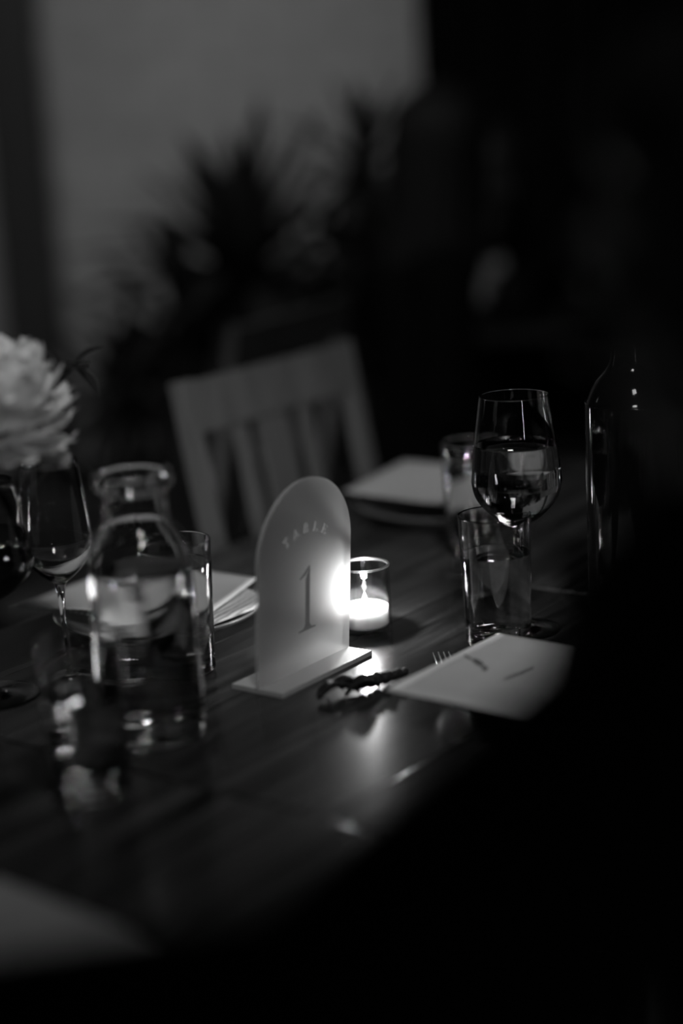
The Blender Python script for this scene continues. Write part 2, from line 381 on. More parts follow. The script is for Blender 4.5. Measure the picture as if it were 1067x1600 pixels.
# ------------------------------------------------------------------ votive candle
def votive(loc, label, energy, group=None, flame=None):
    v = thing('votive_candle', label, 'candle', loc, 0, group)
    R0, Hh, wz = 0.0262, 0.069, 0.027
    obj('cup', lathe([(0, 0), (R0-.003, 0), (R0-.001, .001), (R0, .004), (R0, Hh-.0008), (R0-.0006, Hh), (R0-.0016, Hh), (R0-.002, Hh-.0008), (R0-.002, .008), (R0-.004, .0065), (0, .0065)], 72), M_votive, v)
    rim = bmesh.new(); n = 72; m_ = 8; rings = []
    for k in range(n):
        a_ = 2*PI*k/n; rings.append([rim.verts.new(((R0-.001+.0013*math.cos(2*PI*j/m_))*math.cos(a_), (R0-.001+.0013*math.cos(2*PI*j/m_))*math.sin(a_), Hh+.0012*math.sin(2*PI*j/m_))) for j in range(m_)])
    for k in range(n):
        for j in range(m_): rim.faces.new((rings[k][j], rings[(k+1) % n][j], rings[(k+1) % n][(j+1) % m_], rings[k][(j+1) % m_]))
    bmesh.ops.recalc_face_normals(rim, faces=rim.faces)
    obj('rim', rim, M_rim, v)
    obj('wax', lathe([(0, .007), (R0-.0045, .007), (R0-.0028, .009), (R0-.0028, wz-.0006), (R0-.0035, wz), (R0-.009, wz-.0006), (.004, wz-.0016), (0, wz-.0016)], 64), M_wax, v)
    obj('wick', tube([(0, 0, wz-.003), (.0004, 0, wz+.002), (.0012, 0, wz+.0045)], .0006, 6), M_wick, v)
    fp = [(0, wz+.0015), (.0012, wz+.002), (.0021, wz+.0040), (.0025, wz+.0058), (.0020, wz+.0082), (.0010, wz+.0112), (.0003, wz+.0135), (0, wz+.0142)]
    obj('flame', lathe(smooth_prof(fp, 4), 20), flame or M_flame, v)
    d = bpy.data.lights.new('candle_light', 'POINT'); d.energy = energy; d.shadow_soft_size = 0.003
    lo = bpy.data.objects.new('candle_light', d); COL.objects.link(lo); lo.parent = v; lo.location = (0, 0, wz+.0178)
    return v
votive(tp(1.392, 1.026), 'lit votive candle in clear glass cup beside the arched sign', 0.9)

# ------------------------------------------------------------------ glassware
def tumbler(loc, label, level, liquid=M_water):
    t = thing('tumbler', label, 'glass', loc, 0, 'tall straight water tumblers')
    rb, rt, Hh, wl, bt = .0315, .0354, .130, .0016, .011
    out = smooth_prof([(0, .0012), (rb-.008, .0006), (rb-.003, .0006), (rb, .004)], 5) + [(rt, Hh-.0008)]
    prof = out + [(rt-.0004, Hh), (rt-wl+.0004, Hh), (rt-wl, Hh-.0008)] + smooth_prof([(rb-wl+.0006, bt+.006), (rb-wl-.002, bt+.0015), (rb-.008, bt), (0, bt-.001)], 5)
    obj('cup', lathe(prof, 80), M_glass, t)
    if level:
        r_l = rb-wl + (rt-rb)*level/Hh + .00025
        lp = smooth_prof([(0, bt-.0012), (rb-.008, bt-.0002), (rb-wl-.0018, bt+.0013), (rb-wl+.0009, bt+.006)], 4) + [(r_l, level), (r_l-.0012, level-.0008), (0, level-.0008)]
        obj('water', lathe(lp, 80), liquid, t)
    return t
tumbler((0.1455, 1.6645, TZ), 'water tumbler standing in front of the wine glass, behind the near menu card', .092)
tumbler((-0.2110, 1.340, TZ), 'out-of-focus tumbler nearest the camera at lower left', .085)
tumbler((-0.1600, 1.635, TZ), 'tumbler between the carafe and the arched sign', .108)
tumbler((0.1535, 2.015, TZ), 'half-hidden tumbler behind the wine glass, by the farthest plate', .100)

def wine_glass(loc, label, k, wine=None, lvl=None, sz=1.0):
    g = thing('wine_glass', label, 'glass', loc, 0, 'stemmed wine glasses')
    o = [(0, .0018), (.030, .0008), (.0375, .0004), (.0383, .0012), (.036, .0022), (.020, .0042), (.0075, .0075), (.0042, .014), (.0036, .030), (.0035, .065), (.0042, .090), (.0066, .103), (.0110, .108), (.0262, .1195), (.0395, .135), (.0440, .150), (.0437, .158), (.0415, .180), (.0380, .207), (.0335, .2368)]
    i = [(.0327, .2368), (.0371, .207), (.0406, .180), (.0428, .158), (.0430, .151), (.0384, .1365), (.0253, .1218), (.0110, .1125), (.005, .1100), (0, .1095)]
    sc2 = lambda P: [(a*k, b*sz) for a, b in P]
    oo = smooth_prof(sc2(o), 4); ii = smooth_prof(sc2(i), 4)
    top = [((.0335-.0001)*k, .2374*sz), ((.0331-.0002)*k, .2374*sz)]
    obj('bowl_and_stem', lathe(oo + top + ii, 88), M_glass, g)
    if wine:
        inner = [q for q in smooth_prof(sc2(i[::-1]), 6) if q[1] < lvl]
        inner = [(max(0, a + (.0002 if a > 0 else 0)), b - (.0002 if a < .012 else 0)) for a, b in inner]
        rl = inner[-1][0]
        obj('wine', lathe(inner + [(rl-.0003, lvl), (rl-.0014, lvl-.0008), (0, lvl-.0008)], 88), wine, g)
    return g
wine_glass((0.172, 1.703, TZ), 'wine glass two thirds full of pale wine', 1.0, M_wine, .190)
wine_glass((-0.2690, 1.633, TZ), 'empty wine glass beneath the pale flower, left of the carafe', .78, None, None, .90)
wine_glass((-0.334, 1.592, TZ), 'dark-filled wine glass cut off by the left picture edge', 1.12, M_redwine, .155, .86)

cf = thing('carafe', 'wide-lipped glass water carafe left of the arched sign', 'carafe', (-0.173, 1.4675, TZ))
o = [(0, .003), (.036, .0012), (.0440, .0015), (.0468, .006), (.0470, .012), (.0462, .060), (.0447, .120), (.0432, .158), (.0420, .169), (.0375, .1795), (.0310, .188), (.0278, .197), (.0272, .208), (.0285, .2165), (.0325, .2195), (.0345, .2235), (.0345, .2300), (.0330, .2340)]
i = [(.0300, .2345), (.0272, .2330), (.0255, .2280), (.0250, .215), (.0247, .208), (.0253, .196), (.0287, .1855), (.0352, .1770), (.0397, .1670), (.0410, .157), (.0424, .120), (.0439, .060), (.0445, .018), (.0425, .0125), (.034, .0105), (0, .0095)]
oo, ii = smooth_prof(o, 4), smooth_prof(i, 4)
obj('bottle', lathe(oo+ii, 96), M_glass, cf)
inn = [q for q in smooth_prof(i[::-1], 6) if q[1] < .152]
inn = [(a+(.0002 if a > 0 else 0), b-(.0002 if a < .03 else 0)) for a, b in inn]
rl = inn[-1][0]
obj('water', lathe(inn+[(rl-.0014, .1512), (0, .1512)], 96), M_water, cf)

bt = thing('wine_bottle', 'dark wine bottle at the right behind the near guest', 'bottle', (0.288, 1.72, TZ)); bt.scale = (1.2, 1.2, 1.2)
bp_ = smooth_prof([(0, .008), (.028, .004), (.035, .0), (.0375, .006), (.0378, .02), (.0378, .170), (.0365, .185), (.029, .201), (.019, .213), (.0150, .230), (.0145, .262), (.0160, .264), (.0165, .274), (.0150, .279), (0, .279)], 4)
obj('body', lathe([q for q in bp_ if True], 64), M_bottle, bt)
obj('foil', lathe([(.0153, .232), (.0150, .262), (.0166, .2635), (.0171, .275), (.0155, .2800), (0, .2801)], 40), M_black, bt)

# ------------------------------------------------------------------ plates, menu cards, napkins, cutlery
def plate(s, w_, rad, label, m, z0=0.0):
    pl = obj('plate', lathe(smooth_prof([(0, .003), (rad*.55, .002), (rad*.60, .0003), (rad*.64, .0005), (rad*.72, .0055), (rad*.92, .0135), (rad, .019), (rad+.0008, .0205), (rad-.001, .0212), (rad*.9, .0175), (rad*.70, .0095), (rad*.55, .0065), (0, .0062)], 4), 80), m, None, tp(s, w_, z0))
    return tag(pl, label, 'plate', 'plates along the table')
plate(1.852, 1.220, .122, 'stoneware plate under the farthest menu card', M_plate)
plate(1.315, 1.235, .108, 'stoneware plate at the left behind the carafe', M_plate)
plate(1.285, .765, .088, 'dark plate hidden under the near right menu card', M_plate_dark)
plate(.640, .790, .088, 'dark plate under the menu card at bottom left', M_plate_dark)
def sheet(name, cs, label, cat, m, group, sag=-.004, n=18, th=.0005, curl=None):
    """cs: corners (s,w,z) in order 00,10,11,01"""
    bm = bmesh.new(); g = []
    c00, c10, c11, c01 = [tp(*c) for c in cs]
    org = (c00+c10+c11+c01)/4
    for i in range(n+1):
        rw = []
        for j in range(n+1):
            u, v = i/n, j/n
            q = c00*(1-u)*(1-v) + c10*u*(1-v) + c11*u*v + c01*(1-u)*v
            q = q + Vector((0, 0, sag*16*u*(1-u)*v*(1-v)))
            if curl: q = q + Vector((0, 0, curl(u, v)))
            rw.append(bm.verts.new(q-org))
        g.append(rw)
    for i in range(n):
        for j in range(n): bm.faces.new((g[i][j], g[i+1][j], g[i+1][j+1], g[i][j+1]))
    o = obj(name, bm, m, None, org)
    md = o.modifiers.new('thick', 'SOLIDIFY'); md.thickness = th; md.offset = 0
    tag(o, label, cat, group)
    o['_'] = 0; del o['_']
    return o, (c00-org, c10-org, c11-org, c01-org)
G = 'pale square menu cards laid on the plates'
mr, cr = sheet('menu_card', [(1.170, .847, .036), (1.358, .849, .032), (1.358, .655, .030), (1.172, .655, .034)], 'menu card on the near right plate, half hidden by the near guest', 'card', M_paper, G, -.010)
mf, cff = sheet('menu_card', [(1.754, 1.318, .040), (1.942, 1.352, .040), (1.950, 1.125, .034), (1.758, 1.100, .034)], 'menu card on the farthest plate with a curled left corner', 'card', M_paper, G, -.012)
ml, cl = sheet('menu_card', [(1.212, 1.350, .032), (1.408, 1.350, .034), (1.412, 1.180, .032), (1.292, 1.146, .030)], 'menu card lying behind the carafe and left tumbler', 'card', M_paper, G, -.006)
sheet('menu_card', [(.560, .874, .030), (.750, .876, .030), (.738, .715, .028), (.555, .715, .028)], 'menu card blurred in the bottom left corner', 'card', M_paper, G, -.006)
def on_card(o, c, quads, name, lift=.0012, sag=-.010):
    bm = bmesh.new()
    for q in quads:
        vs_ = []
        for u, v in q:
            P = c[0]*(1-u)*(1-v) + c[1]*u*(1-v) + c[2]*u*v + c[3]*(1-u)*v
            vs_.append(bm.verts.new(P + Vector((0, 0, sag*16*u*(1-u)*v*(1-v) + lift))))
        bm.faces.new(vs_)
    return obj(name, bm, M_ink, o, smooth=False)
def dab(u, v, a, b, ang):
    return [(u + a*math.cos(t)*math.cos(ang) - b*math.sin(t)*math.sin(ang), v + a*math.cos(t)*math.sin(ang) + b*math.sin(t)*math.cos(ang)) for t in [2*PI*k/10 for k in range(10)]]
on_card(mr, cr, [dab(0.60, 0.125, .045, .020, -1.0), dab(0.56, 0.185, .028, .014, -.4), dab(0.615, 0.06, .03, .008, -1.3)], 'emblem')
on_card(mr, cr, [dab(0.527+.022*k, 0.316+.004*k, .013, .007, .5+k) for k in range(9)], 'lettering')
on_card(mf, cff, [dab(.45, .75, .03, .016, 2.2), dab(.41, .70, .02, .01, 1.2)], 'emblem', .0012, -.012)
# striped napkin and second card showing right of the left tumbler
def stripe_mat():
    m = bpy.data.materials.new('striped_linen'); m.use_nodes = True; nt = m.node_tree; b = nt.nodes['Principled BSDF']
    tc = nt.nodes.new('ShaderNodeTexCoord'); mp = nt.nodes.new('ShaderNodeMapping'); mp.inputs['Rotation'].default_value = (0, 0, .5); wv = nt.nodes.new('ShaderNodeTexWave'); wv.inputs['Scale'].default_value = 42; wv.inputs['Distortion'].default_value = 3
    mr_ = nt.nodes.new('ShaderNodeMapRange'); mr_.inputs[3].default_value = .25; mr_.inputs[4].default_value = .6
    nt.links.new(tc.outputs['Object'], mp.inputs[0]); nt.links.new(mp.outputs[0], wv.inputs[0]); nt.links.new(wv.outputs['Fac'], mr_.inputs[0]); nt.links.new(mr_.outputs[0], b.inputs['Base Color']); b.inputs['Roughness'].default_value = .85
    return m
M_stripe = stripe_mat()
sheet('napkin', [(1.25, 1.30, .0235), (1.425, 1.27, .024), (1.375, 1.128, .024), (1.262, 1.136, .023)], 'finely striped napkin tucked under the menu behind the left tumbler', 'napkin', M_stripe, None, .0, 14, .002)
# cutlery
def fork(loc, rz, label):
    f = thing('fork', label, 'cutlery', loc, rz)
    obj('handle', tube([(0, -.17, .004), (0, -.10, .004), (0, -.05, .006), (0, -.025, .006)], [.004, .0035, .002, .003], 10), M_metal, f)
    h = bmesh.new(); box_bm(.020, .026, .002, (0, -.012, .006), .0008, h)
    obj('head', h, M_metal, f)
    for k in range(4):
        obj('tine', tube([(-.0075+k*.005, -.002, .006), (-.0075+k*.005, .02, .0045), (-.0075+k*.005, .042, .008)], [.0013, .0012, .0007], 6), M_metal, f)
    return f
fork(tp(1.318, .879, 0), A-PI/2+.75, 'dark metal fork peeping out past the near right menu card')

# dark curled sprig in front of the sign
sp = thing('dried_sprig', 'black curled sprig with a knobbly tail in front of the sign', 'sprig', tp(1.238, .925, 0), math.radians(27))
pts = [(-.042 + .0005, -.004, .006), (-.036, .004, .009), (-.026, .009, .010), (-.014, .009, .008), (-.004, .003, .006), (.008, -.001, .006), (.022, .0, .006), (.036, .003, .006), (.050, .007, .005)]
obj('stem', tube(smooth_prof(pts, 5), .0032, 8), M_orn, sp)
random.seed(3)
def blob(c, rx, ry, rz, m, par, name, sub=2, jit=.15):
    b = bmesh.new(); bmesh.ops.create_icosphere(b, subdivisions=sub, radius=1)
    for v in b.verts:
        k = 1 + jit*noise.noise(v.co*2.3 + Vector(c)*90)
        v.co = Vector((v.co.x*rx*k, v.co.y*ry*k, v.co.z*rz*k))
    return obj(name, b, m, par, c)
for (x, y, rr) in [(.004, .001, .0075), (.012, -.001, .0068), (.021, .004, .0062), (.028, .001, .006), (.034, .006, .0052), (.041, .006, .0048), (.047, .010, .0045), (.054, .010, .004)]:
    blob((x, y, rr+.0015), rr, rr, rr, M_orn, sp, 'bud')
for (x0, y0, x1, y1, wd) in [(-.044, -.006, -.012, .006, .010), (-.040, .0, -.004, -.010, .009), (-.028, .010, .004, .000, .009), (-.020, -.012, .018, -.008, .007)]:
    b = bmesh.new(); K = 10; L_ = []
    for k in range(K+1):
        t = k/K; wd_ = wd*math.sin(PI*min(max(t, .03), .97))**.7; x = x0+(x1-x0)*t; y = y0+(y1-y0)*t
        nx, ny = -(y1-y0), (x1-x0); ln = math.hypot(nx, ny); nx /= ln; ny /= ln; zz = .004 + .009*math.sin(PI*t)
        L_.append((b.verts.new((x-nx*wd_/2, y-ny*wd_/2, zz+.003)), b.verts.new((x, y, zz-.001)), b.verts.new((x+nx*wd_/2, y+ny*wd_/2, zz+.003))))
    for k in range(K):
        for j in range(2): b.faces.new((L_[k][j], L_[k+1][j], L_[k+1][j+1], L_[k][j+1]))
    lf = obj('leaf', b, M_orn, sp); md = lf.modifiers.new('t', 'SOLIDIFY'); md.thickness = .0012

# ------------------------------------------------------------------ chairs
def chair(loc, rz, label, group='slatted wooden chairs', wd=.385, m=None):
    m = m or M_chair
    c = thing('dining_chair', label, 'chair', loc, rz, group)
    zt, zs, rec = .935, .45, .185
    yb = lambda z: .19 + (z-zs)*rec                                 # backrest leans away from the table
    X = Vector((1, 0, 0))
    for sx in (-1, 1):
        x = sx*(wd/2-.011)
        b = beam((x, yb(zs-.02), zs-.02), (x, yb(zt), zt), .024, .022, .003, X)
        beam((x, .20, 0), (x, yb(zs), zs+.01), .026, .026, .003, X, b)
        obj('back_post', b, m, c, smooth=False)
        obj('leg', beam((x, -.19, 0), (x, -.19, zs-.02), .032, .032, .004, X), m, c, smooth=False)
        obj('stretcher', beam((x, -.18, .2), (x, .19, .2), .018, .022, .003, X), m, c, smooth=False)
    def rail(z0, z1, nm):
        b = beam((0, yb(z0), z0), (0, yb(z1), z1), wd-.044, .016, .003, X); return obj(nm, b, m, c, smooth=False)
    rail(.865, .932, 'top_rail'); rail(.53, .57, 'lower_rail')
    for x, ww in ((-.078, .026), (-.010, .062), (.060, .026)):
        obj('slat', beam((x, yb(.568), .568), (x, yb(.867), .867), ww, .008, .002, X), m, c, smooth=False)
    obj('seat', box_bm(wd+.03, .42, .028, (0, -.01, zs-.006), .008), m, c, smooth=False)
    return c
ch1 = chair(tp(1.84, 1.375-.155, -TZ), A, 'pale slatted wooden chair tucked in at the far plate', wd=.365)
chair((-0.307, 3.03, 0), math.radians(242), 'darker slatted chair standing behind the near chair', m=wood('chair_wood_dark', .022, .036, .30, axis=2))

# ------------------------------------------------------------------ plants in front of the wall
tr = thing('planter', 'long low black planter trough against the brick wall', 'planter', (-.35, 4.02, 0))
obj('box', box_bm(1.9, .34, .44, (0, 0, .22), .01), M_black, tr, smooth=False)
obj('soil', box_bm(1.84, .28, .02, (0, 0, .435)), mat('soil', .02, .95, .1), tr, smooth=False)
def blade(L, wd, droop, seg=9):
    b = bmesh.new(); pr = None
    for k in range(seg+1):
        t = k/seg; ww = wd*(math.sin(PI*(.12+.88*t))**.6 if t < 1 else .02)
        x = L*t*(1-.18*droop*t); z = -L*droop*t*t*.8; fold = ww*.25
        q = (b.verts.new((x, -ww/2, z+fold)), b.verts.new((x, 0, z)), b.verts.new((x, ww/2, z+fold)))
        if pr:
            for j in range(2): b.faces.new((pr[j], q[j], q[j+1], pr[j+1]))
        pr = q
    me = bpy.data.meshes.new('leaf'); b.to_mesh(me); b.free(); me.materials.append(M_leaf); me.shade_smooth(); return me
BL = [blade(.30, .042, .15), blade(.33, .040, .45), blade(.26, .038, .8), blade(.21, .036, .3)]
def rosette(par, c, n, L, seed, axis=Vector((0, 0, 1)), spread=(10, 105)):
    rnd = random.Random(seed)
    for k in range(n):
        az = k*2.399 + rnd.uniform(-.2, .2); el = spread[0] + (spread[1]-spread[0])*(k/n)**.8
        tilt = math.radians(el)
        d = Vector((math.cos(az)*math.sin(tilt), math.sin(az)*math.sin(tilt), math.cos(tilt)))
        d = (Vector((0, 0, 1)).rotation_difference(axis)) @ d
        q = d.to_track_quat('X', 'Z')
        me = BL[0 if el < 40 else (1 if el < 75 else 2)]
        o = bpy.data.objects.new('leaf', me); COL.objects.link(o); o.parent = par; o.location = c
        o.rotation_mode = 'QUATERNION'; o.rotation_quaternion = q; s_ = L/.30*rnd.uniform(.8, 1.12); o.scale = (s_, s_, s_)
def yucca(name, label, x, y, canes, grp='spiky potted plants by the wall'):
    t = thing(name, label, 'plant', (x, y, .44), 0, grp)
    for (dx, dz, n, L, ax, sd, spd) in canes:
        tip = Vector((dx, 0, dz))
        obj('cane', tube([(0, 0, -.02), (dx*.35, 0, dz*.4), tuple(tip)], [.022, .018, .014], 10), M_leaf, t)
        rosette(t, tip, n, L, sd, Vector(ax).normalized(), spd)
    return t
yucca('yucca', 'large spiky yucca with upright sword leaves left of centre', -.17, 3.90, [(.0, .42, 60, .40, (-.05, 0, 1), 1, (4, 100)), (-.12, .26, 44, .36, (-.5, 0, 1), 6, (10, 115)), (.10, .22, 40, .30, (.4, 0, 1), 16, (10, 115))])
yucca('yucca', 'leaning yucca with a feathery crown next to the dark-haired guest', -.07, 3.95, [(.155, .64, 50, .24, (.25, 0, 1), 2, (4, 150)), (.11, .44, 34, .22, (.7, 0, .8), 3, (20, 130)), (.05, .26, 30, .24, (.9, 0, .6), 9, (20, 120))])
yucca('yucca', 'low spiky plant at the left end, beyond the carafe', -.46, 3.93, [(.0, .18, 44, .27, (-.15, 0, 1), 4, (10, 105)), (.16, .12, 34, .26, (0, 0, 1), 12, (10, 100))])

# ------------------------------------------------------------------ bouquet at the left edge
va = tag(obj('vase', lathe(smooth_prof([(0, .004), (.030, .001), (.038, .004), (.042, .03), (.040, .08), (.030, .13), (.027, .16), (.032, .185), (.030, .186), (.0255, .16), (.0285, .13), (.038, .08), (.040, .03), (.034, .008), (0, .008)], 4), 48), M_plate_dark, None, (-.385, 1.50, TZ)), 'dark flower vase just outside the left edge of the table view', 'vase')
def petal_mesh(L, W, cup, ruf):
    b = bmesh.new(); g = []; n = 10; m_ = 8
    for i in range(n+1):
        u = i/n; rw = []
        wdt = W*(math.sin(PI*(.10+.72*u))**.8)
        for j in range(m_+1):
            v = j/m_*2-1
            x = v*wdt/2; a_ = u*cup
            y = L*math.sin(a_)/max(cup, .01); z_ = L*(1-math.cos(a_))/max(cup, .01)
            z_ += abs(v)**2*wdt*.28; 
            if u > .7: y += ruf*math.sin(v*7+L*900)*(u-.7); z_ += ruf*math.cos(v*9+W*700)*(u-.7)
            rw.append(b.verts.new((x, y, z_)))
        g.append(rw)
    for i in range(n):
        for j in range(m_): b.faces.new((g[i][j], g[i+1][j], g[i+1][j+1], g[i][j+1]))
    me = bpy.data.meshes.new('petal'); b.to_mesh(me); b.free(); me.materials.append(M_petal); me.shade_smooth(); return me
PM = [petal_mesh(.052, .050, 1.9, .010), petal_mesh(.066, .058, 1.6, .010), petal_mesh(.072, .062, 1.25, .012)]
def bloom(name, label, c, scale, vase_pt):
    t = thing(name, label, 'flower', c, 0, 'pale full blooms in the bouquet'); t.scale = (scale,)*3; k = 0
    for lay, (n, tilt, me) in enumerate([(5, 84, 0), (7, 74, 0), (8, 60, 1), (9, 42, 1), (10, 22, 2), (8, 0, 2), (8, -22, 2), (8, -45, 1), (7, -66, 1)]):
        for q in range(n):
            az = q*2*PI/n + lay*.55 + random.uniform(-.12, .12)
            o = bpy.data.objects.new('petal', PM[me]); COL.objects.link(o); o.parent = t
            o.rotation_euler = (math.radians(tilt+random.uniform(-6, 6)), random.uniform(-.12, .12), az)
            o.scale = (1, 1, 1) if lay < 5 else (.95, .95, .95); k += 1
            o.location = (0, 0, -.032)
    vp = (Vector(vase_pt)-Vector(c))/scale
    obj('stem', tube(smooth_prof([(0, 0, -.03), tuple(vp*.3+Vector((0, 0, -.03))), tuple(vp)], 5), .003, 8), M_stem, t)
    return t
random.seed(5)
bloom('peony', 'large pale full peony at the left edge above the wine glasses', (-.288, 1.50, TZ+.306), 1.06, (-.38, 1.50, TZ+.10))
bloom('peony', 'small pale bloom hanging under the large peony', (-.244, 1.515, TZ+.243), .22, (-.38, 1.505, TZ+.10))
def leafy(label, base_pt, tip_pt, leaves, par_name='leafy_sprig'):
    t = thing(par_name, label, 'foliage', base_pt)
    b_, e_ = Vector(base_pt), Vector(tip_pt); d = e_-b_
    obj('stem', tube(smooth_prof([(0, 0, 0), tuple(d*.5+Vector((0, 0, .03))), tuple(d)], 5), .0016, 8), M_leaf, t)
    for (f, az, el, L, wd) in leaves:
        b = bmesh.new(); pr = None; c = d*f + Vector((0, 0, .03*4*f*(1-f)))
        for k in range(9):
            u = k/8; ww = wd*math.sin(PI*max(.04, min(.98, u)))**.8; x = L*u; z_ = -.25*L*u*u
            q = (b.verts.new((x, -ww/2, z_+ww*.2)), b.verts.new((x, 0, z_)), b.verts.new((x, ww/2, z_+ww*.2)))
            if pr:
                for j in range(2): b.faces.new((pr[j], q[j], q[j+1], pr[j+1]))
            pr = q
        o = obj('leaf', b, M_leaf, t, c); o.rotation_euler = (0, -math.radians(el), math.radians(az))
    return t
leafy('dark pointed leaves standing out right of the large peony', (-.38, 1.50, TZ+.12), (-.228, 1.56, TZ+.310),
      [(1, 5, 40, .034, .020), (1, -20, -35, .034, .018), (.97, 60, 10, .03, .022), (.95, -50, 20, .035, .024), (.92, 170, 60, .035, .026), (.9, -150, -20, .04, .028), (.86, 140, -30, .045, .028), (.84, 20, -60, .04, .026)])
leafy('dark drooping leaves under the peony at the left edge', (-.38, 1.50, TZ+.14), (-.30, 1.47, TZ+.235),
      [(1, 20, -50, .05, .034), (.8, -60, -30, .05, .034), (.6, 60, -10, .06, .03), (.7, -20, -60, .055, .03), (.9, 100, 0, .05, .03)])

# ------------------------------------------------------------------ people
def capsules(items, voxel, name, m, parent=None, smooth_it=6, jit=0.0):
    """items: ('c', a, ra, b, rb) tapered limb, ('e', centre, (rx,ry,rz), rot) ellipsoid; fused into one surface"""
    bm = bmesh.new()
    for it in items:
        if it[0] == 'c':
            _, a_, ra, b_, rb = it
            tmp = bmesh.new()
            bmesh.ops.create_icosphere(tmp, subdivisions=2, radius=ra, matrix=Matrix.Translation(a_))
            bmesh.ops.create_icosphere(tmp, subdivisions=2, radius=rb, matrix=Matrix.Translation(b_))
            h = bmesh.ops.convex_hull(tmp, input=tmp.verts)
            bmesh.ops.delete(tmp, geom=[x for x in h['geom_interior'] if isinstance(x, bmesh.types.BMVert)], context='VERTS')
        else:
            _, c, rr, q = it
            tmp = bmesh.new(); mtx = Matrix.Translation(c) @ (q.to_matrix().to_4x4() if q else Matrix()) @ Matrix.Diagonal((*rr, 1))
            bmesh.ops.create_icosphere(tmp, subdivisions=3, radius=1, matrix=mtx)
        me = bpy.data.meshes.new('t'); tmp.to_mesh(me); tmp.free(); bm.from_mesh(me); bpy.data.meshes.remove(me)
    me = bpy.data.meshes.new(name); bm.to_mesh(me); bm.free()
    o = bpy.data.objects.new(name, me); COL.objects.link(o)
    md = o.modifiers.new('r', 'REMESH'); md.mode = 'VOXEL'; md.voxel_size = voxel; md.use_smooth_shade = True
    ms = o.modifiers.new('s', 'SMOOTH'); ms.iterations = smooth_it; ms.factor = .5
    dg = bpy.context.evaluated_depsgraph_get(); new = bpy.data.meshes.new_from_object(o.evaluated_get(dg))
    o.modifiers.clear(); o.data = new; bpy.data.meshes.remove(me); new.name = name
    new.materials.clear(); new.materials.append(m); new.shade_smooth()
    if parent: o.parent = parent
    return o
def hand_items(wrist, palm_dir, up, curl, side=1, s_=1.0, spread=.12):
    """palm with five fingers; palm_dir forward, up = back of the hand"""
    f = palm_dir.normalized(); u = (up - f*up.dot(f)).normalized(); x = f.cross(u)*side
    it = []
    kn = []
    for k, (off, fl) in enumerate([(-.030, .068), (-.010, .076), (.010, .072), (.028, .058)]):
        b0 = wrist + f*.085*s_ + x*off*s_; kn.append(b0)
        it.append(('c', wrist + f*.012*s_ + x*off*.55*s_, .013*s_, b0, .0105*s_))
        d = (f + x*off*spread/.03).normalized(); q = b0; a_ = 0
        for j, seg in enumerate((.45, .32, .23)):
            a_ += curl*(.55 if j == 0 else .9)
            dd = d*math.cos(a_) - u*math.sin(a_); nq = q + dd*fl*seg*s_
            it.append(('c', q, (.0088-.0012*j)*s_, nq, (.0078-.0012*j)*s_)); q = nq
    tb = wrist + f*.022*s_ - x*.026*s_
    d1 = (f*.75 - x*.6 - u*.25).normalized(); t1 = tb + d1*.036*s_; t2 = t1 + (f*.9 - x*.15 - u*.3).normalized()*.030*s_; t3 = t2 + (f*.95 + x*.1 - u*.3).normalized()*.024*s_
    it += [('c', wrist + f*.01*s_, .016*s_, t1, .0125*s_), ('c', t1, .0115*s_, t2, .010*s_), ('c', t2, .010*s_, t3, .0082*s_)]
    return it
def head_items(c, face, s_=1.0):
    f = Vector(face).normalized(); z = Vector((0, 0, 1)); z = (z - f*z.dot(f)).normalized(); x = f.cross(z)
    rot = Matrix((x, f, z)).transposed().to_quaternion()
    P = lambda a, b, d: Vector(c) + (x*a + f*b + z*d)*s_
    it = [('e', P(0, -.012, .025), (.076*s_, .094*s_, .092*s_), rot), ('e', P(0, .018, -.030), (.060*s_, .070*s_, .078*s_), rot),
          ('e', P(0, .052, -.088), (.026*s_, .024*s_, .020*s_), rot), ('e', P(0, .074, .020), (.058*s_, .022*s_, .024*s_), rot),
          ('c', P(0, .086, .012), .0085*s_, P(0, .108, -.026), .0115*s_), ('e', P(0, .100, -.030), (.017*s_, .010*s_, .009*s_), rot),
          ('e', P(0, .083, -.056), (.025*s_, .012*s_, .009*s_), rot), ('e', P(.034, .062, -.028), (.022*s_, .016*s_, .026*s_), rot), ('e', P(-.034, .062, -.028), (.022*s_, .016*s_, .026*s_), rot),
          ('e', P(.078, -.006, -.004), (.008*s_, .018*s_, .031*s_), rot), ('e', P(-.078, -.006, -.004), (.008*s_, .018*s_, .031*s_), rot)]
    return it, P, rot
def face_bits(P, rot, par, s_=1.0):
    for sx in (-1, 1):
        b = bmesh.new(); bmesh.ops.create_icosphere(b, subdivisions=2, radius=.0125*s_); e = obj('eye', b, M_eye, par, P(sx*.031, .074, .000))
        b = bmesh.new(); bmesh.ops.create_icosphere(b, subdivisions=2, radius=.0062*s_); obj('iris', b, M_iris, e, P(sx*.031, .0812, .000)-P(sx*.031, .074, .0))
        b = bmesh.new(); bmesh.ops.create_icosphere(b, subdivisions=2, radius=1, matrix=rot.to_matrix().to_4x4() @ Matrix.Diagonal((.018*s_, .005*s_, .0035*s_, 1))); obj('eyebrow', b, M_hair, par, P(sx*.031, .088, .024))
    b = bmesh.new(); bmesh.ops.create_icosphere(b, subdivisions=2, radius=1, matrix=rot.to_matrix().to_4x4() @ Matrix.Diagonal((.021*s_, .006*s_, .0065*s_, 1))); obj('lips', b, M_lip, par, P(0, .094, -.056))
def V(*a): return Vector(a)

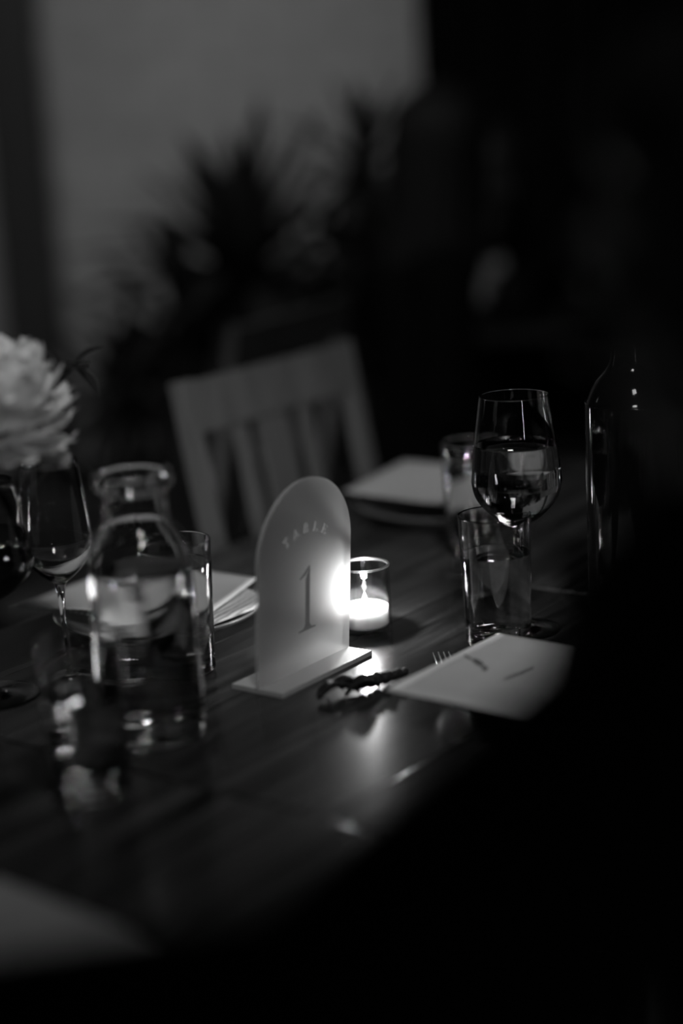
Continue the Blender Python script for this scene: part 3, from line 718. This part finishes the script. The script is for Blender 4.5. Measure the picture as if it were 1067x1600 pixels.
# --- near guest, seen from the side at the right, almost all in the dark
hc = V(.215, .81, TZ+.450); it, P, rot = head_items(hc, (-.80, .45, -.12), 1.02)
sh, el_, wr = V(.150, .745, TZ+.240), V(-.025, .740, TZ+.112), V(-.255, .820, TZ+.070)
sh2, el2, wr2 = V(.36, 1.03, TZ+.20), V(.42, 1.10, TZ-.06), V(.32, 1.08, TZ-.19)
hip = V(.40, .78, .52)
core = [('c', V(.225, .83, TZ+.24), .060, V(.225, .82, TZ+.36), .054), ('c', hip, .135, V(.29, .85, TZ+.06), .125), ('c', V(.29, .85, TZ+.06), .125, V(.262, .86, TZ+.19), .10), ('c', sh, .060, sh2, .060),
        ('c', sh, .058, el_, .045), ('c', el_, .045, wr, .028), ('c', sh2, .056, el2, .043), ('c', el2, .042, wr2, .028)]
legs = [('c', hip+V(-.03, -.09, 0), .085, V(.09, .93, .50), .060), ('c', V(.09, .93, .50), .056, V(.10, .95, .09), .040), ('c', V(.10, .95, .05), .038, V(-.06, 1.06, .035), .030),
        ('c', hip+V(.03, .09, 0), .085, V(.22, 1.10, .50), .060), ('c', V(.22, 1.10, .50), .056, V(.24, 1.12, .09), .040), ('c', V(.24, 1.12, .05), .038, V(.09, 1.22, .035), .030)]
hd = hand_items(wr, V(-.9, .45, -.12), V(0, 0, 1), .28, -1); hd2 = hand_items(wr2, V(-.5, .3, -.5), V(-.5, -.2, .6), .4, 1)
pn = capsules(core+legs+it+hd+hd2, .0045, 'person', M_skin, None, 4)
tag(pn, 'guest in black seated close at the right, arm reaching to the table edge', 'person')
face_bits(P, rot, pn, 1.02)
grow = lambda L, k: [(i_[0], i_[1], i_[2]+k, i_[3], i_[4]+k) for i_ in L]
sl = wr.lerp(el_, .10)
capsules(grow([('c', hip, .14, V(.29, .85, TZ+.06), .135), ('c', V(.29, .85, TZ+.06), .135, V(.262, .86, TZ+.20), .105), ('c', V(.185, .82, TZ+.25), .085, V(.212, .82, TZ+.305), .060), ('c', sh, .068, sh2, .068),
          ('c', sh, .066, el_, .056), ('c', el_, .056, sl, .036), ('c', V(.22, .84, TZ+.18), .10, sh, .068), ('c', sh2, .064, el2, .050), ('c', el2, .050, wr2, .036)], .010), .008, 'sweater', M_cloth, pn, 4)
capsules(grow([('c', a1, ra, b1, rb) for (_, a1, ra, b1, rb) in (legs[0], legs[1], legs[3], legs[4])], .012), .010, 'trousers', M_cloth, pn, 4)
capsules([('c', V(.10, .95, .05), .044, V(-.06, 1.06, .045), .042), ('c', V(.24, 1.12, .05), .044, V(.09, 1.22, .045), .042)], .006, 'shoes', M_black, pn, 3)
capsules([('e', P(0, -.030, .045), (.088, .100, .084), rot), ('e', P(0, -.045, .0), (.087, .090, .100), rot), ('e', P(0, -.045, -.045), (.074, .066, .075), rot), ('e', P(0, .035, .075), (.068, .055, .042), rot), ('e', P(.074, .012, .035), (.018, .028, .045), rot), ('e', P(-.074, .012, .035), (.018, .028, .045), rot)], .005, 'hair', M_hair, pn, 8)
chair((.43, .74, 0), A+PI, 'slatted chair carrying the near guest in black', m=M_darkwood)

# --- dark-haired guest with long hair, seen from behind
hc = V(.245, 3.66, TZ+.385); it, P, rot = head_items(hc, (.12, 1, -.08), .94)
hip = V(.215, 3.60, .56)
shl, shr = V(.112, 3.72, TZ+.150), V(.236, 3.52, TZ+.150)
body = [('c', V(.19, 3.63, TZ+.16), .050, V(.24, 3.65, TZ+.32), .048), ('c', hip, .125, V(.195, 3.62, TZ+.02), .098), ('c', V(.195, 3.62, TZ+.02), .098, V(.185, 3.63, TZ+.11), .090), ('c', shl, .050, shr, .050),
        ('c', shl, .048, V(.118, 3.82, TZ-.05), .038), ('c', V(.118, 3.82, TZ-.05), .036, V(.25, 3.92, TZ+.035), .024), ('c', shr, .048, V(.215, 3.50, TZ-.11), .038), ('c', V(.215, 3.50, TZ-.11), .036, V(.255, 3.73, TZ-.12), .024)]
leg2 = [('c', hip+V(-.08, 0, 0), .08, V(.13, 4.02, .50), .056), ('c', V(.13, 4.02, .50), .05, V(.12, 4.00, .08), .034), ('c', V(.12, 4.0, .05), .034, V(.11, 4.14, .035), .028),
        ('c', hip+V(.08, 0, 0), .08, V(.36, 4.02, .50), .056), ('c', V(.36, 4.02, .50), .05, V(.37, 4.00, .08), .034), ('c', V(.37, 4.0, .05), .034, V(.38, 4.14, .035), .028)]
h1 = hand_items(V(.25, 3.92, TZ+.035), V(.5, .8, -.12), V(0, 0, 1), .3, 1, .92); h2 = hand_items(V(.255, 3.73, TZ-.12), V(-.3, .9, -.12), V(0, 0, 1), .3, -1, .92)
wm = capsules(body+leg2+it+h1+h2, .0050, 'person', M_skin, None, 4)
tag(wm, 'guest with long dark straight hair in black, seen from behind by the plants', 'person'); face_bits(P, rot, wm)
capsules(grow([body[1], body[2], ('c', shl, .054, shr, .054), ('c', V(.195, 3.635, TZ+.17), .06, V(.205, 3.64, TZ+.21), .052), ('c', shl, .054, V(.118, 3.82, TZ-.05), .050), ('c', V(.118, 3.82, TZ-.05), .046, V(.240, 3.91, TZ+.033), .032), ('c', shr, .054, V(.215, 3.50, TZ-.11), .050), ('c', V(.215, 3.50, TZ-.11), .046, V(.252, 3.715, TZ-.118), .032)], .008), .008, 'sweater', M_cloth, wm, 4)
capsules(grow([leg2[0], leg2[1], leg2[3], leg2[4]], .012), .010, 'trousers', M_cloth, wm, 4)
capsules([('c', V(.12, 4.0, .045), .040, V(.11, 4.14, .042), .036), ('c', V(.37, 4.0, .045), .040, V(.38, 4.14, .042), .036)], .006, 'shoes', M_black, wm, 3)
hb = bmesh.new(); rows = []; nz, na = 60, 220                              # long hair: a ridged fall from crown to mid back
for i in range(nz+1):
    t = i/nz; z = TZ+.532 - .415*t - (.0 if t else 0)
    dome = math.sqrt(max(0, 1-(1-min(t/.26, 1))**2))
    wx = .006 + .089*dome + .010*max(0, t-.25)/.75 - .022*max(0, t-.85)/.15
    wy = .006 + .112*dome - .050*max(0, t-.3)/.7 - .012*max(0, t-.85)/.15
    cy = 3.645 - .035*max(0, t-.25); cx = .245 - .034*t
    rw = []
    for k in range(na):
        a_ = 2*PI*k/na
        ca, sa = math.cos(a_), math.sin(a_)
        rd = 1 + (.10*noise.noise(Vector((ca*3, sa*3, t*1.2))) + .055*noise.noise(Vector((ca*11, sa*11, t*1.6+5))) + .035*noise.noise(Vector((ca*26, sa*26, t*2)))) * min(1, t*5+.15)
        x = cx + wx*math.cos(a_)*rd; y = cy + wy*math.sin(a_)*rd
        if math.sin(a_) > .55 and t > .16: y = cy + wy*.25*rd - .01
        zz = z - (.035*(noise.noise(Vector((ca*9, sa*9, 3)))+.3)*max(0, t-.9)/.1)
        rw.append(hb.verts.new((x, y, zz)))
    rows.append(rw)
for a_, b_ in zip(rows, rows[1:]):
    for k in range(na): hb.faces.new((a_[k], a_[(k+1) % na], b_[(k+1) % na], b_[k]))
hb.faces.new(rows[0][::-1]); hb.faces.new(rows[-1]); bmesh.ops.recalc_face_normals(hb, faces=hb.faces)
obj('hair', hb, M_hair, wm)
def stool(loc, label):
    s_ = thing('stool', label, 'stool', loc, 0, 'backless stools at the second table')
    obj('seat', lathe([(0, .42), (.16, .42), (.165, .43), (.16, .45), (0, .452)], 40), M_darkwood, s_)
    for k in range(4):
        a_ = PI/4 + k*PI/2; obj('leg', tube([(.11*math.cos(a_), .11*math.sin(a_), .42), (.17*math.cos(a_), .17*math.sin(a_), 0)], [.014, .011], 10), M_darkwood, s_)
stool((.215, 3.58, 0), 'backless stool under the long-haired guest')

# --- guest opposite, forearms up and hands clasped
hc = V(.400, 4.23, TZ+.300); it, P, rot = head_items(hc, (-.15, -1, -.75), 1.0)
hip = V(.41, 4.50, .56); s1, s2 = V(.22, 4.36, TZ+.10), V(.56, 4.36, TZ+.10)
e1, e2 = V(.322, 4.06, TZ+.034), V(.408, 4.06, TZ+.034); w1, w2 = V(.354, 4.04, TZ+.130), V(.374, 4.04, TZ+.130)
b2 = [('c', V(.40, 4.34, TZ+.10), .055, V(.40, 4.25, TZ+.22), .052), ('c', hip, .13, V(.40, 4.42, TZ+.0), .12), ('c', V(.40, 4.42, TZ), .12, V(.40, 4.37, TZ+.07), .10), ('c', s1, .052, s2, .052),
      ('c', s1, .050, e1, .036), ('c', e1, .034, w1, .021), ('c', s2, .050, e2, .036), ('c', e2, .034, w2, .021)]
l3 = [('c', hip+V(-.09, 0, 0), .085, V(.30, 4.20, .36), .056), ('c', V(.30, 4.20, .36), .05, V(.30, 4.25, .08), .036), ('c', V(.30, 4.25, .05), .034, V(.30, 4.16, .036), .03),
      ('c', hip+V(.09, 0, 0), .085, V(.52, 4.20, .36), .056), ('c', V(.52, 4.20, .36), .05, V(.52, 4.25, .08), .036), ('c', V(.52, 4.25, .05), .034, V(.52, 4.16, .036), .03)]
h1 = hand_items(w1, V(.05, -.1, 1), V(-1, -.3, 0), .75, 1, .8); h2 = hand_items(w2, V(-.05, -.1, 1), V(1, -.3, 0), .75, -1, .8)
m2 = capsules(b2+l3+it+h1+h2, .0045, 'person', M_skin_shade, None, 4)
tag(m2, 'guest in the dark behind, elbows on the table, forearms painted pale as lit, forming an upturned V', 'person'); face_bits(P, rot, m2)
capsules(grow([b2[1], b2[2], b2[3], ('c', V(.40, 4.34, TZ+.11), .06, V(.40, 4.30, TZ+.14), .056), ('c', s1, .052, e1.lerp(s1, .2), .036), ('c', s2, .052, e2.lerp(s2, .2), .036)], .008), .008, 'shirt', M_cloth, m2, 4)
o_cf = capsules([('c', e1, .0345, w1.lerp(e1, .02), .0255), ('c', e2, .0310, w2.lerp(e2, .02), .0220)], .004, 'lit_forearms', mat('lit_forearm_pale', .8, .85), m2, 3); o_cf['label'] = 'forearms painted pale as lit'  # pale shell painting the light on the raised forearms
capsules(grow([l3[0], l3[1], l3[3], l3[4]], .012), .010, 'trousers', M_cloth, m2, 4)
capsules([('c', V(.30, 4.26, .045), .042, V(.30, 4.14, .042), .038), ('c', V(.52, 4.26, .045), .042, V(.52, 4.14, .042), .038)], .006, 'shoes', M_black, m2, 3)
capsules([('e', P(0, -.025, .045), (.086, .098, .080), rot), ('e', P(0, -.05, -.02), (.080, .07, .08), rot), ('e', P(.076, .0, .0), (.016, .05, .07), rot), ('e', P(-.076, .0, .0), (.016, .05, .07), rot)], .006, 'hair', M_hair, m2, 5)
stool((.41, 4.50, 0), 'backless stool under the guest with clasped hands')
t2 = thing('side_table', 'dark second table between the long-haired guest and the guest opposite', 'table', (.50, 4.06, 0))
obj('top', box_bm(.90, .46, .028, (0, 0, .736), .004), M_black, t2, smooth=False)
for sx in (-1, 1):
    for sy in (-1, 1): obj('leg', box_bm(.04, .04, .722, (sx*.42, sy*.20, .361), .004), M_black, t2, smooth=False)

# ------------------------------------------------------------------ low stand of lights, unseen at the left, added for glints in the glass
M_glint_flame = emit('glint_flame_glow', 260)  # boosted flame for the added votives, so they glint in the glass
st = thing('glint_stand', 'added low dark stand of glint lights, unseen outside the picture at the left', 'table', (-.86, 2.45, 0)); SZ = .50
obj('top', box_bm(.34, .80, .03, (0, 0, SZ-.015), .006), M_darkwood, st, smooth=False)
for sx in (-1, 1):
    for sy in (-1, 1): obj('leg', box_bm(.035, .035, SZ-.03, (sx*.14, sy*.36, (SZ-.03)/2), .003), M_darkwood, st, smooth=False)
M_glint_globe = emit('glint_globe_glow', 95)  # globes added as sources for reflected highlights in the glassware
for (x, y, z_, nm) in ((-.76, 2.25, .03, 'nearest'), (-.93, 2.40, .10, 'second'), (-.76, 2.58, .05, 'third'), (-.90, 2.76, .16, 'farthest')):
    gl = thing('glint_globe', 'small frosted globe added for glints on the low stand left of the picture, ' + nm + ' from the camera', 'lamp', (x, y, SZ), 0, 'globes added for glints on the low stand')
    obj('foot', lathe([(0, 0), (.025, 0), (.025, .006), (.006, .010), (.005, z_), (0, z_)], 20), M_black, gl)
    gb = bmesh.new(); bmesh.ops.create_icosphere(gb, subdivisions=3, radius=.014); obj('globe', gb, M_glint_globe, gl, (0, 0, z_+.0135))
for (x, y, nm) in ((-.88, 2.14, 'nearest the camera'), (-.80, 2.44, 'between the glint globes')):
    votive((x, y, SZ), 'lit votive added for glints on the low stand left of the picture, the one ' + nm, 0.02, 'votives added for glints on the low stand', M_glint_flame)  # votives added beside the globes, for the same glints
votive(tp(.50, 1.20), 'lit votive candle added on the long table, unseen outside the picture at the left', 0.02, None, M_glint_flame)  # one more votive added out of view for highlights in the glassware
